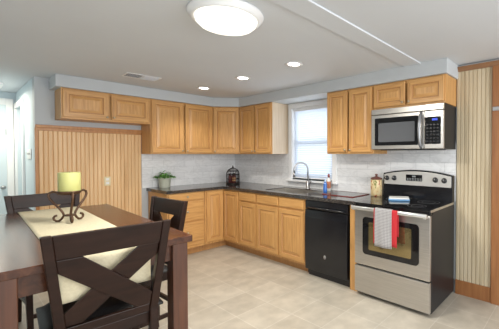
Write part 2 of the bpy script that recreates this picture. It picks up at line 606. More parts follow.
def panel_door(name, parent, x0, x1, z0, z1, yb, M=None, drawer=False, stile=0.052):
    """front in the cabinet's own frame: spans x0..x1, z0..z1, back face at y=yb, looks to -y"""
    m = MB()
    if drawer:
        loops = [(0, 0), (0, DT - 0.006), (0.009, DT)]
    else:
        s = min(stile, (x1 - x0) * 0.24)
        loops = [(0, 0), (0, DT - 0.003), (0.004, DT), (s, DT), (s + 0.006, DT - 0.010), (s + 0.013, DT - 0.010),
                 (s + 0.013 + min(0.028, (x1 - x0) * 0.1), DT - 0.002)]
    prev = None
    for k, (i, d) in enumerate(loops):
        pts = [Vector((x0 + i, yb - d, z0 + i)), Vector((x1 - i, yb - d, z0 + i)), Vector((x1 - i, yb - d, z1 - i)), Vector((x0 + i, yb - d, z1 - i))]
        if M is not None:
            pts = [M @ p for p in pts]
        ring = [m.bm.verts.new(p) for p in pts]
        if prev:
            for q in range(4):
                mi = 1 if q in (0, 2) else 0
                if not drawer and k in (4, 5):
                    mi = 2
                m.face([prev[q], prev[(q + 1) % 4], ring[(q + 1) % 4], ring[q]], mi)
        else:
            m.face(ring[::-1], 0)
        prev = ring
    m.face(prev, 1 if drawer else 0)
    return m.build(name, [oak, oak_h, oak_dark], parent)


def knob(parent, x, y, z, M=None, r=0.013, mtl=None):
    rot = Matrix.Translation((x, y, z)) @ Matrix.Rotation(R(90), 4, 'X')
    if M is not None:
        rot = M @ rot
    MB().lathe([(0, 0), (0.005, 0), (0.005, 0.012), (r, 0.017), (r, 0.022), (r * 0.6, 0.027), (0, 0.028)], seg=12, M=rot).build('knob', mtl or brass, parent)


ROT_B = R(-90)


def upper(label, center, rz, wd, z0, z1, nd, depth=0.318, side=None, knobs='bottom', group=None, knob_at=None, stile=0.052):
    t = thing('wall_cabinet', label, 'cabinet', (center[0], center[1], z0), rz, group)
    h = z1 - z0
    hw = wd / 2
    m = MB().box(-hw, hw, -depth + 0.02, 0, 0, h)
    # face frame proud of the box
    m.box(-hw, -hw + 0.03, -depth, -depth + 0.02, 0, h).box(hw - 0.03, hw, -depth, -depth + 0.02, 0, h)
    m.box(-hw + 0.03, hw - 0.03, -depth, -depth + 0.02, 0, 0.035, 1).box(-hw + 0.03, hw - 0.03, -depth, -depth + 0.02, h - 0.035, h, 1)
    m.build('body', [oak, oak_h], t, 0.0015)
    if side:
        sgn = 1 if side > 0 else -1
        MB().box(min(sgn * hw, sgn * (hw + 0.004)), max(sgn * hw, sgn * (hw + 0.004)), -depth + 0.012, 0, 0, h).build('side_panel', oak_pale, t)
    gap = 0.026
    dw = (wd - 0.024 - gap * (nd - 1)) / nd
    for i in range(nd):
        x0 = -hw + 0.012 + i * (dw + gap)
        d = panel_door('door', t, x0, x0 + dw, 0.018, h - 0.016, -depth - 0.0005, stile=stile)
        if nd == 1:
            kx = x0 + (dw - 0.03 if knob_at == 'right' else 0.03)
        else:
            kx = x0 + (dw - 0.022 if i % 2 == 0 else 0.022)
        knob(d, kx, -depth - DT, 0.045)
    return t


ZU, ZT = 1.393, 2.125
upper('short oak wall cabinet with two raised panel doors above the beadboard wall', (-1.970, 0), 0, 0.912, 1.785, ZT, 2)
upper('tall two door oak wall cabinet above the potted herb', (-1.0625, 0), 0, 0.897, ZU, ZT, 2)
# diagonal corner cabinet
t = thing('wall_cabinet', 'oak wall cabinet set diagonally across the back corner, one door', 'cabinet', (0, 0, ZU), 0)
h = ZT - ZU
MB().prism([(-0.612, 0), (-0.612, -0.318), (-0.318, -0.612), (0, -0.612), (0, 0)],
           lambda x, y: (x, y, 0), lambda x, y: (x, y, h)).build('body', oak, t, 0.0015)
Md = Matrix.Translation((-0.465, -0.465, 0)) @ Matrix.Rotation(R(-45), 4, 'Z')
d = panel_door('door', t, -0.19, 0.19, 0.018, h - 0.016, -0.0005, Md)
knob(d, -0.165, -DT, 0.045, Md)
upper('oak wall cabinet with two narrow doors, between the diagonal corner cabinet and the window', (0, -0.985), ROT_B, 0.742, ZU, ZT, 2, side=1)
upper('tall two door oak wall cabinet right of the window, beside the microwave', (0, -2.6875), ROT_B, 0.637, ZU, ZT, 2)
upper('short two door oak wall cabinet directly above the microwave', (0, -3.390), ROT_B, 0.760, 1.860, ZT, 2, stile=0.045)

# base cabinets
BH = 0.872


def base_shell(m, hw, depth, h):
    """open-topped carcass with a recessed toe kick"""
    m.box(-hw, -hw + 0.018, -depth, -0.022, 0.10, h).box(hw - 0.018, hw, -depth, -0.022, 0.10, h)
    m.box(-hw + 0.018, hw - 0.018, -0.034, -0.022, 0.10, h).box(-hw + 0.018, hw - 0.018, -depth, -0.034, 0.10, 0.118)
    m.box(-hw + 0.018, hw - 0.018, -depth, -depth + 0.018, 0.118, h, 1)
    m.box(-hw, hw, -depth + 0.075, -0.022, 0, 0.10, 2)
    return m


t = thing('base_cabinet', 'oak base cabinet with three stacked drawers under the potted herb', 'cabinet', (-1.178, 0, 0), 0)
base_shell(MB(), 0.258, 0.61, BH).build('body', [oak, oak_h, oak_dark], t, 0.0015)
for z0, z1 in ((0.765, 0.862), (0.475, 0.745), (0.185, 0.455)):
    d = panel_door('drawer', t, -0.243, 0.243, z0, z1, -0.6105, drawer=True)
    knob(d, 0.0, -0.61 - DT, (z0 + z1) / 2, mtl=brass, r=0.016)

t = thing('base_cabinet', 'L-shaped oak corner base cabinet with a door on each wing', 'cabinet', (0, 0, 0), 0)
L = lambda i, y1: [(-0.915, -0.022), (-0.915, -0.61 + i), (-0.61 + i, -0.61 + i), (-0.61 + i, y1), (-0.022, y1), (-0.022, -0.022)]
m = MB().prism(L(0, -1.0), lambda x, y: (x, y, 0.10), lambda x, y: (x, y, BH))
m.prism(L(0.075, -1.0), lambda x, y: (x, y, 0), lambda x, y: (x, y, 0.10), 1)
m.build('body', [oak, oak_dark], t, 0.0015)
panel_door('door', t, -0.893, -0.634, 0.13, 0.855, -0.6105)
panel_door('door', t, 0.634, 0.975, 0.13, 0.855, -0.6105, Matrix.Rotation(ROT_B, 4, 'Z'))


def base_b(label, ya, yb, fronts, hw_gap=0.012):
    c = (ya + yb) / 2
    wd = abs(yb - ya)
    t = thing('base_cabinet', label, 'cabinet', (0, c, 0), ROT_B)
    base_shell(MB(), wd / 2, 0.61, BH).build('body', [oak, oak_h, oak_dark], t, 0.0015)
    nd = fronts
    gap = 0.022
    dw = (wd - 2 * hw_gap - gap * (nd - 1)) / nd
    for i in range(nd):
        x0 = -wd / 2 + hw_gap + i * (dw + gap)
        panel_door('drawer', t, x0, x0 + dw, 0.745, 0.858, -0.6105, drawer=True)
        panel_door('door', t, x0, x0 + dw, 0.13, 0.722, -0.6105)
    return t


base_b('narrow oak base cabinet with one drawer over one door, left of the sink cabinet', -1.001, -1.393, 1)
base_b('oak sink base cabinet with two doors, left of the black dishwasher', -1.394, -2.280, 2)
tag(MB().box(-0.612, 0, -3.000, -2.912, 0, BH).build('filler_panel', oak, bevel=0.0015),
    'narrow oak end panel between the dishwasher and the range', 'cabinet panel')

# countertop with a cut-out for the sink
SX0, SX1, SY0, SY1 = -0.52, -0.15, -2.16, -1.44
ct = MB()
ct.box(-1.452, -0.638, -0.638, 0, 0, 0.04)
ct.box(-0.638, 0, -0.638, 0, 0, 0.04)
ct.box(-0.638, 0, SY1, -0.638, 0, 0.04)
ct.box(-0.638, SX0, SY0, SY1, 0, 0.04).box(SX1, 0, SY0, SY1, 0, 0.04)
ct.box(-0.638, 0, -3.003, SY0, 0, 0.04)
bmesh.ops.remove_doubles(ct.bm, verts=ct.bm.verts, dist=1e-5)
tag(ct.build('countertop', granite, loc=(0, 0, 0.874)), 'dark speckled granite L-shaped countertop on the oak base cabinets', 'countertop')
CT = 0.9142

# sink
t = thing('kitchen_sink', 'stainless undermount kitchen sink below the window', 'sink', (-0.335, -1.80, 0.72))
m = MB()
hx, hy = (SX1 - SX0) / 2 - 0.002, (SY1 - SY0) / 2 - 0.002
m.box(-hx, hx, -hy, hy, 0, 0.004).box(-hx, -hx + 0.004, -hy, hy, 0, 0.186).box(hx - 0.004, hx, -hy, hy, 0, 0.186)
m.box(-hx, hx, -hy, -hy + 0.004, 0, 0.186).box(-hx, hx, hy - 0.004, hy, 0, 0.186)
m.build('basin', steel, t)
MB().lathe([(0, 0.004), (0.045, 0.004), (0.045, 0.008), (0.03, 0.006), (0, 0.006)], seg=18).build('drain', chrome, t)

# faucet
t = thing('kitchen_faucet', 'brushed nickel gooseneck faucet behind the sink', 'faucet', (-0.085, -1.835, CT))
MB().lathe([(0, 0), (0.03, 0), (0.03, 0.012), (0.022, 0.02), (0.022, 0.10), (0.016, 0.115), (0, 0.115)], seg=18).build('base', chrome, t)
pts = [(0, 0, 0.11), (0, 0, 0.26)]
for k in range(1, 13):
    a = math.pi * k / 12
    pts.append((-0.085 + 0.085 * math.cos(a), 0.085 * (1 - math.cos(a)) * 0.55, 0.26 + 0.10 * math.sin(a)))
pts.append((-0.17, 0.0935, 0.22))
MB().tube(pts, 0.0115, 10).build('spout', chrome, t)
MB().tube([(-0.17, 0.0935, 0.235), (-0.171, 0.0935, 0.165)], [0.015, 0.018], 12).build('spray_head', chrome, t)
MB().tube([(0, -0.02, 0.075), (0, -0.05, 0.085), (-0.012, -0.072, 0.125)], [0.012, 0.009, 0.007], 8).build('lever', chrome, t)

# ------------------------------------------------------------------ dishwasher
t = thing('dishwasher', 'black built-in dishwasher under the counter right of the sink', 'dishwasher', (0, -2.597, 0), ROT_B)
MB().box(-0.300, 0.300, -0.58, -0.03, 0.02, 0.868).build('body', black_matte, t)
m = MB()
prof = [(-0.585, 0.085), (-0.632, 0.085), (-0.640, 0.20), (-0.642, 0.45), (-0.640, 0.68), (-0.634, 0.765), (-0.585, 0.765)]
m.prism(prof, lambda y, z: (-0.296, y, z), lambda y, z: (0.296, y, z))
m.build('door', black_gloss, t, 0.004)
MB().box(-0.296, 0.296, -0.632, -0.585, 0.772, 0.866).build('control_panel', black_gloss, t, 0.006)
m = MB().tube([(-0.25, -0.634, 0.79), (-0.24, -0.652, 0.792), (0.0, -0.656, 0.792), (0.24, -0.652, 0.792), (0.25, -0.634, 0.79)], 0.010, 8)
m.build('handle', black_gloss, t)
MB().box(-0.29, 0.29, -0.575, -0.54, 0.0, 0.078).build('toe_panel', black_matte, t)
m = MB().lathe([(0, 0), (0.017, 0), (0.017, 0.003), (0, 0.0035)], (0.0, -0.6395, 0.27), 18, M=Matrix.Rotation(R(90), 4, 'X') @ Matrix.Scale(1.25, 4, (0, 1, 0)))
m.build('badge', chrome, t)

# ------------------------------------------------------------------ range
rg = thing('electric_range', 'stainless steel and black freestanding electric range', 'stove', (0, -3.388, 0), ROT_B)
HW = 0.379


def rrect(x0, x1, z0, z1, r, seg=5):
    pts = []
    for cx, cz, a0 in ((x1 - r, z1 - r, 0), (x0 + r, z1 - r, 90), (x0 + r, z0 + r, 180), (x1 - r, z0 + r, 270)):
        for k in range(seg + 1):
            a = R(a0 + 90 * k / seg)
            pts.append((cx + r * math.cos(a), cz + r * math.sin(a)))
    return pts


def slab(m, poly, y0, y1, mi=0):
    return m.prism(poly, lambda u, v: (u, y0, v), lambda u, v: (u, y1, v), mi)


MB().box(-HW, HW, -0.635, -0.04, 0.03, 0.893).build('body', black_side, rg, 0.003)
for sx in (-1, 1):
    for sy in (-0.58, -0.1):
        MB().lathe([(0, 0), (0.018, 0), (0.018, 0.03), (0, 0.03)], (sx * 0.33, sy, 0), 10).build('foot', black_matte, rg)
dr = MB().box(-HW, HW, -0.672, -0.637, 0.04, 0.300).build('storage_drawer', steel, rg, 0.006)
door = MB().box(-HW, HW, -0.672, -0.637, 0.314, 0.868).build('oven_door', steel, rg, 0.006)
fr = slab(MB(), rrect(-0.284, 0.284, 0.425, 0.785, 0.035), -0.6765, -0.672).build('window_frame', black_glass, door, 0.001)
slab(MB(), rrect(-0.215, 0.215, 0.475, 0.74, 0.012), -0.6775, -0.6765).build('window_pane', oven_glass, fr)
m = MB()
m.prism(rrect(-0.745, -0.722, 0.858, 0.892, 0.010, 4), lambda u, v: (-0.374, u, v), lambda u, v: (0.374, u, v), 0, True)
for sx in (-0.355, 0.355):
    m.box(sx - 0.012, sx + 0.012, -0.724, -0.670, 0.850, 0.866)
    m.box(sx - 0.012, sx + 0.012, -0.735, -0.715, 0.850, 0.870)
m.build('handle', steel_light, door, 0.002)
MB().box(-HW, HW, -0.660, -0.60, 0.872, 0.8975).build('front_panel', black_gloss, rg, 0.003)
ck = MB().box(-HW - 0.001, HW + 0.001, -0.672, -0.10, 0.898, 0.916).build('cooktop', black_glass, rg, 0.005)
ring_m = mat('grey_burner_print', (0.10, 0.10, 0.105), 0.3)
for bx, by, br_ in ((-0.19, -0.50, 0.105), (0.19, -0.50, 0.085), (-0.19, -0.22, 0.08), (0.19, -0.22, 0.105)):
    for rr in (br_, br_ * 0.62):
        prof = [(rr, 0.9161), (rr, 0.9165), (rr - 0.004, 0.9165), (rr - 0.004, 0.9161)]
        MB().lathe(prof, (bx, by, 0), 36).build('burner_ring', ring_m, ck)
for xa in (-HW - 0.003, HW + 0.001):
    MB().box(xa, xa + 0.002, -0.665, -0.06, 0.895, 0.9155).build('side_trim', steel, rg)


def arch(x0, x1, z0, zs, zc, seg=14):
    pts = [(x0, z0), (x1, z0)]
    for k in range(seg + 1):
        u = 1 - 2 * k / seg
        pts.append(((x0 + x1) / 2 + u * (x1 - x0) / 2, zs + (zc - zs) * (1 - u * u)))
    return pts


gd = slab(MB(), arch(-HW, HW, 0.893, 1.178, 1.222), -0.095, -0.035).build('backguard', black_gloss, rg, 0.004)
slab(MB(), arch(-HW + 0.012, HW - 0.012, 1.058, 1.166, 1.208), -0.101, -0.095).build('control_panel', mat('bright_satin_steel', (0.66, 0.64, 0.61), 0.42, 0.6), gd, 0.002)
disp = slab(MB(), rrect(-0.105, 0.075, 1.105, 1.172, 0.008), -0.104, -0.101).build('display', black_glass, gd)
m = MB()
m.box(-0.035, 0.005, -0.1046, -0.104, 1.145, 1.162)
for i in range(6):
    for j in range(2):
        m.box(-0.095 + i * 0.029, -0.075 + i * 0.029, -0.1046, -0.104, 1.112 + j * 0.014, 1.120 + j * 0.014)
m.build('display_buttons', mat('grey_print', (0.25, 0.26, 0.26), 0.4), disp)
for kx, kz in ((-0.332, 1.125), (-0.242, 1.128), (0.212, 1.128), (0.300, 1.125)):
    M_ = Matrix.Translation((kx, -0.101, kz)) @ Matrix.Rotation(R(90), 4, 'X')
    k = MB().lathe([(0, 0), (0.027, 0), (0.027, 0.006), (0.021, 0.009), (0.018, 0.03), (0, 0.032)], seg=18, M=M_).build('knob', black_matte, gd)
    MB().box(kx - 0.0015, kx + 0.0015, -0.1345, -0.132, kz - 0.002, kz + 0.017).build('pointer', plate_white, k)

# ------------------------------------------------------------------ microwave
mw = thing('microwave', 'stainless over-the-range microwave hung above the range', 'microwave', (0, -3.388, 1.4355), ROT_B)
H = 0.420
MB().box(-HW, HW, -0.33, -0.005, 0, H).build('body', black_side, mw, 0.003)
MB().box(-HW, HW, -0.362, -0.331, 0.362, H).build('vent_strip', steel, mw, 0.004)
dd = MB().box(-HW, 0.195, -0.362, -0.331, 0.004, 0.358).build('door', steel, mw, 0.004)
f = slab(MB(), rrect(-0.335, 0.140, 0.042, 0.325, 0.012), -0.3655, -0.362).build('window_frame', black_glass, dd, 0.001)
slab(MB(), rrect(-0.292, 0.105, 0.078, 0.272, 0.010), -0.3662, -0.3655).build('window_pane', grey_glass, f)
hp = []
for k in range(13):
    u = k / 12
    hp.append((0.168, -0.360 - 0.052 * math.sin(math.pi * min(max(u, 0.0), 1.0)) ** 0.5, 0.012 + 0.335 * u))
MB().tube(hp, 0.0135, 10).build('handle', mat('grey_satin_handle', (0.30, 0.31, 0.33), 0.35, 0.7), dd)
MB().box(0.199, HW, -0.362, -0.331, 0.004, 0.358).build('control_section', steel, mw, 0.004)
pn = slab(MB(), rrect(0.206, 0.354, 0.048, 0.300, 0.008), -0.3655, -0.362).build('control_panel', black_glass, mw)
MB().box(0.275, 0.325, -0.3665, -0.3655, 0.264, 0.284).build('clock_display', lcd_blue, pn)
m = MB()
for i in range(4):
    for j in range(6):
        m.box(0.222 + i * 0.032, 0.240 + i * 0.032, -0.3662, -0.3655, 0.066 + j * 0.031, 0.078 + j * 0.031)
m.build('keypad', mat('dim_key_print', (0.013, 0.013, 0.016), 0.3), pn)
MB().box(-0.30, 0.30, -0.30, -0.06, -0.006, 0.0).build('bottom_grille', black_matte, mw)

# ------------------------------------------------------------------ towels on the oven handle
def towel(name, x0, x1, zlow, zback, gap, mtl, label, wob):
    m = MB()
    yc, zc, ry, rz_ = -0.7335, 0.875, 0.0115 + gap, 0.017 + gap
    path = []
    nz = 10
    for k in range(nz + 1):
        path.append((yc - ry, zlow + (zc - zlow) * k / nz, 1 - k / nz))
    for k in range(1, 8):
        a = math.pi - math.pi * k / 8
        path.append((yc + ry * math.cos(a), zc + rz_ * math.sin(a), 0))
    for k in range(nz + 1):
        path.append((yc + ry + 0.001, zc - (zc - zback) * k / nz, 0))
    grid = []
    nx = 14
    for y, z, s in path:
        row = []
        for i in range(nx + 1):
            u = i / nx
            x = x0 + (x1 - x0) * u
            row.append((x + 0.0015 * s * math.sin(z * 23 + wob), y - 0.006 * s * (1 + math.sin(x * 45 + wob + z * 3)), z))
        grid.append(row)
    m.sheet(grid)
    o = m.build(name, mtl, solid=0.002, offset=0)
    o.location = (0, -3.388, 0)
    o.rotation_euler = (0, 0, ROT_B)
    return tag(o, label, 'towel')


towel('dish_towel', -0.118, 0.118, 0.572, 0.66, 0.002, red_m, 'red towel hanging on the oven handle beneath the checked towel', 0.4)
towel('dish_towel', -0.106, 0.066, 0.550, 0.70, 0.0075, plaid, 'grey and white checked towel hanging over the oven handle', 0.4)

# folded pot holder on the cooktop
t = thing('folded_cloth', 'folded white and blue cloth lying on the black cooktop', 'cloth', (-0.27, -3.285, 0.9170), R(-62))
m = MB()
MB().box(-0.105, 0.105, -0.075, 0.075, 0.0, 0.014).build('lower_fold', blue_cover, t, 0.005, seg=3)
m.box(-0.100, 0.100, -0.072, 0.074, 0.0142, 0.030)
m.build('upper_fold', plate_white, t, 0.006, seg=3)

# canister
t = thing('canister', 'cream flowered canister with a brown lid, beside the range backguard', 'canister', (-0.115, -2.928, CT))
MB().lathe([(0, 0), (0.060, 0), (0.066, 0.006), (0.066, 0.175), (0.060, 0.188), (0, 0.188)], seg=28).build('jar', flower, t)
MB().lathe([(0, 0.188), (0.064, 0.188), (0.067, 0.196), (0.06, 0.206), (0.03, 0.216), (0.012, 0.222), (0.012, 0.230), (0.018, 0.240), (0.012, 0.250), (0, 0.252)], seg=28).build('lid', lidwood, t)

# cutting board
t = thing('cutting_board', 'dark glass cutting board with a red rim lying on the granite counter', 'cutting board', (-0.24, -2.585, CT), 0)
MB().box(-0.165, 0.165, -0.215, 0.215, 0.001, 0.007).build('board', board_m, t)
m = MB()
m.box(-0.171, -0.165, -0.221, 0.221, 0, 0.008).box(0.165, 0.171, -0.221, 0.221, 0, 0.008)
m.box(-0.165, 0.165, -0.221, -0.215, 0, 0.008).box(-0.165, 0.165, 0.215, 0.221, 0, 0.008)
m.build('rim', red_gloss, t)

# bottles by the sink
t = thing('soap_bottle', 'blue dish soap bottle standing on the counter beside the sink', 'bottle', (-0.255, -2.285, CT))
MB().lathe([(0, 0), (0.024, 0), (0.026, 0.006), (0.026, 0.055), (0.022, 0.075), (0.024, 0.10), (0.017, 0.122), (0.010, 0.130), (0, 0.130)], seg=20).build('bottle_body', blue_soap, t)
MB().lathe([(0, 0.130), (0.013, 0.130), (0.013, 0.150), (0.006, 0.155), (0.006, 0.172), (0, 0.172)], seg=14).build('cap', mat('pale_blue_cap', (0.45, 0.6, 0.85), 0.3), t)
t = thing('spray_bottle', 'tall slim white bottle with orange label on the counter below the window', 'bottle', (-0.10, -2.215, CT))
MB().lathe([(0, 0), (0.026, 0), (0.028, 0.005), (0.028, 0.135), (0.014, 0.165), (0.011, 0.175), (0, 0.175)], seg=18).build('bottle_body', plate_white, t)
MB().lathe([(0.0284, 0.035), (0.0287, 0.037), (0.0287, 0.122), (0.0284, 0.124)], seg=18).build('bottle_label', orange_m, t)
MB().lathe([(0, 0.175), (0.015, 0.175), (0.015, 0.205), (0.010, 0.222), (0, 0.224)], seg=14).build('cap', red_gloss, t)

# potted herb
t = thing('potted_herb', 'small leafy green herb in a pale grey-green pot on the counter', 'plant', (-1.255, -0.125, CT))
MB().lathe([(0, 0), (0.068, 0), (0.072, 0.004), (0.080, 0.125), (0.084, 0.128), (0.084, 0.142), (0.077, 0.142), (0.074, 0.12), (0, 0.12)], seg=28).build('pot', pot_m, t)
MB().lathe([(0.0745, 0.1205), (0.04, 0.126), (0, 0.128)], seg=20).build('soil', soil_m, t)
m = MB()
random.seed(11)
for i in range(260):
    a = random.uniform(0, 2 * math.pi)
    rr = 0.125 * math.sqrt(random.random())
    zc = 0.130 + 0.095 * (1 - (rr / 0.14) ** 2) * random.uniform(0.25, 1.0) + random.uniform(0, 0.012)
    p = Vector((rr * math.cos(a), rr * math.sin(a), zc))
    if rr > 0.075:
        p.z = max(p.z - 0.02, 0.146)
    L_ = random.uniform(0.022, 0.038)
    Mx = Matrix.Translation(p) @ Matrix.Rotation(a + random.uniform(-1, 1), 4, 'Z') @ Matrix.Rotation(random.uniform(-0.7, 0.5), 4, 'Y')
    pts = [(0, 0, 0), (L_ * 0.4, L_ * 0.34, 0.003), (L_ * 0.75, L_ * 0.27, 0.001), (L_, 0, -0.005), (L_ * 0.75, -L_ * 0.27, 0.001), (L_ * 0.4, -L_ * 0.34, 0.003)]
    m.face([m.bm.verts.new(Mx @ Vector(q)) for q in pts], 0, True)
m.build('foliage', leaf_m, t)
m = MB()
for i in range(16):
    a = random.uniform(0, 6.28)
    rr = random.uniform(0.01, 0.05)
    m.tube([(rr * 0.6 * math.cos(a), rr * 0.6 * math.sin(a), 0.12), (rr * 1.2 * math.cos(a), rr * 1.2 * math.sin(a), 0.20)], 0.0018, 5)
m.build('stem', leaf_m, t)

# domed wire cage in the corner
t = thing('wire_cage', 'dark domed wire cage with finial in the counter corner', 'decoration', (-0.335, -0.435, CT))
t.scale = (1.1, 1.1, 1.04)
MB().lathe([(0, 0), (0.095, 0), (0.098, 0.006), (0.098, 0.016), (0.09, 0.02), (0, 0.02)], seg=28).build('base', iron_dark, t)
m = MB()
for k in range(22):
    a = 2 * math.pi * k / 22
    pts = [(0.09, 0.02), (0.09, 0.14), (0.088, 0.17), (0.078, 0.20), (0.058, 0.225), (0.03, 0.242), (0.004, 0.25)]
    m.tube([(r * math.cos(a), r * math.sin(a), z) for r, z in pts], 0.0032, 5)
m.build('wire_bars', iron_dark, t)
m = MB()
for z, r in ((0.08, 0.09), (0.145, 0.09), (0.20, 0.078)):
    m.lathe([(r - 0.004, z - 0.004), (r + 0.004, z - 0.004), (r + 0.004, z + 0.004), (r - 0.004, z + 0.004), (r - 0.004, z - 0.004)], seg=28)
m.build('hoop', iron_dark, t)
MB().lathe([(0, 0.246), (0.014, 0.247), (0.016, 0.255), (0.006, 0.264), (0.010, 0.274), (0.004, 0.284), (0, 0.288)], seg=14).build('finial', iron_dark, t)
for k, (bx, by, hh) in enumerate(((-0.035, 0.025, 0.165), (0.032, 0.03, 0.16), (-0.005, -0.04, 0.17))):
    bt = thing('jar', ('dark red jar standing inside the wire cage at its back left', 'dark red jar standing inside the wire cage at its back right',
                       'dark red jar with a tan label at the front inside the wire cage')[k], 'jar',
               (-0.335 + bx, -0.435 + by, CT + 0.0212))
    MB().lathe([(0, 0), (0.028, 0), (0.03, 0.004), (0.03, hh * 0.62), (0.018, hh * 0.72), (0.018, hh * 0.80), (0, hh * 0.80)], seg=18).build('jar_body', red_dark, bt)
    MB().lathe([(0, hh * 0.80), (0.02, hh * 0.80), (0.02, hh * 0.9), (0, hh * 0.9)], seg=14).build('lid', iron_dark, bt)
    if k == 2:
        MB().lathe([(0.0302, hh * 0.18), (0.0305, hh * 0.19), (0.0305, hh * 0.5), (0.0302, hh * 0.51)], seg=18).build('jar_label', cork, bt)

# outlet on the beadboard, wall plate in the hall
t = thing('wall_outlet', 'ivory outlet plate on the beadboard wall behind the dining table', 'outlet', (-1.92, -0.016, 1.042))
MB().box(-0.036, 0.036, -0.006, 0, -0.058, 0.058).build('cover_plate', plate_ivory, t, 0.003)
m = MB()
for z in (-0.024, 0.024):
    slab(m, rrect(-0.017, 0.017, z - 0.015, z + 0.015, 0.008), -0.0085, -0.006)
m.build('socket', plate_white, t)
t = thing('light_switch', 'white switch plate on the hall wall near the beadboard corner', 'switch', (-2.6, 0.36, 1.39), ROT_B)
MB().box(-0.13, 0.13, -0.008, 0, -0.06, 0.06).build('cover_plate', plate_white, t, 0.003)
for x in (-0.07, 0, 0.07):
    MB().box(x - 0.006, x + 0.006, -0.022, -0.008, -0.006, 0.016).build('toggle', plate_white, t)

# window blind
t = thing('window_blind', 'white horizontal slat blind lowered over the sink window', 'blind', (0.022, -1.83, 1.026))
MB().box(-0.018, 0.018, -0.368, 0.368, 0.985, 1.022).build('headrail', paint_white, t, 0.003)
m = MB()
zz = 0.045
while zz < 0.98:
    Ms = Matrix.Translation((0, 0, zz)) @ Matrix.Rotation(R(50), 4, 'Y')
    m.box(-0.0175, 0.0175, -0.364, 0.364, -0.0007, 0.0007, 0, Ms)
    zz += 0.031
m.build('slats', blind_m, t)
MB().box(-0.012, 0.012, -0.364, 0.364, 0.012, 0.028).build('bottom_rail', paint_white, t, 0.003)
for y in (-0.25, 0.25):
    MB().tube([(-0.016, y, 0.02), (-0.016, y, 0.99)], 0.001, 5).build('lift_cord', paint_white, t)

# ------------------------------------------------------------------ ceiling fittings
t = thing('ceiling_light', 'large round glowing flush ceiling light near the beam', 'ceiling light', (-2.105, -3.02, CZ))
MB().lathe([(0, 0), (0.222, 0), (0.227, -0.008), (0.224, -0.020), (0.212, -0.027), (0.209, -0.036), (0.196, -0.042), (0.189, -0.040), (0.184, -0.028), (0.184, -0.02), (0, -0.02)], seg=56).build('rim', paint_white, t)
MB().lathe([(0.178, -0.021), (0.183, -0.040), (0.180, -0.058), (0.160, -0.076), (0.12, -0.089), (0.065, -0.096), (0, -0.098)], seg=48).build('diffuser', lamp_glow, t)
light('ceiling_light_bulb', 'AREA', (-2.105, -3.02, CZ - 0.102), 26, (1.0, 0.96, 0.88), (0, 0, 0), shape='DISK', size=0.36)

dl0 = thing('recessed_downlight', 'recessed ceiling downlight nearest the back corner cabinets', 'ceiling light', (-1.072, -0.885, CZ), 0, 'recessed ceiling lights')
MB().lathe([(0.052, 0.004), (0.056, -0.004), (0.080, -0.006), (0.084, -0.003), (0.084, 0.0), (0.052, 0.0)], seg=32).build('trim_ring', paint_white, dl0)
MB().lathe([(0, -0.002), (0.055, -0.002)], seg=28).build('lens', down_glow, dl0)
dup(dl0, (-1.066, -1.735, CZ), 0, 'recessed ceiling downlight in the middle of the row of three')
dup(dl0, (-1.080, -2.578, CZ), 0, 'recessed ceiling downlight nearest the beam and the range')
for y in (-0.885, -1.735, -2.578):
    light('downlight_bulb', 'SPOT', (-1.072, y, CZ - 0.012), 20, (1.0, 0.95, 0.86), (0, 0, 0), spot_size=R(125), spot_blend=0.6, shadow_soft_size=0.055)

t = thing('ceiling_vent', 'rectangular louvred air vent in the ceiling before the back cabinets', 'vent', (-1.825, -0.905, CZ), R(-3))
m = MB()
m.box(-0.175, 0.175, -0.105, -0.085, -0.006, 0).box(-0.175, 0.175, 0.085, 0.105, -0.006, 0)
m.box(-0.175, -0.155, -0.085, 0.085, -0.006, 0).box(0.155, 0.175, -0.085, 0.085, -0.006, 0).box(-0.008, 0.008, -0.085, 0.085, -0.006, 0)
m.build('frame', paint_white, t, 0.002)
m = MB()
for k in range(7):
    for x0, x1, s in ((-0.155, -0.008, -1), (0.008, 0.155, 1)):
        Mv = Matrix.Translation(((x0 + x1) / 2 + (k - 3) * 0.0, -0.072 + k * 0.024, -0.006)) @ Matrix.Rotation(R(17 if s < 0 else 70), 4, 'X')
        m.box(-(x1 - x0) / 2, (x1 - x0) / 2, -0.0085, 0.0085, -0.0006, 0.0006, 0, Mv)
m.build('louvres', paint_white, t)
MB().box(-0.155, 0.155, -0.085, 0.085, -0.0012, 0).build('duct_shade_sheet', black_matte, t)  # flat black sheet paints the darkness of the duct behind the louvres

t = thing('ceiling_light', 'small square flush light on the hall ceiling', 'ceiling light', (-2.93, 0.86, CZ))
MB().box(-0.15, 0.15, -0.15, 0.15, -0.03, 0).build('housing', steel_light, t, 0.006)
MB().box(-0.115, 0.115, -0.115, 0.115, -0.05, -0.03).build('diffuser', hall_glow, t, 0.008)
light('hall_bulb', 'AREA', (-3.0, 0.80, CZ - 0.08), 11, (1.0, 0.94, 0.78), (0, 0, 0), shape='DISK', size=0.25)

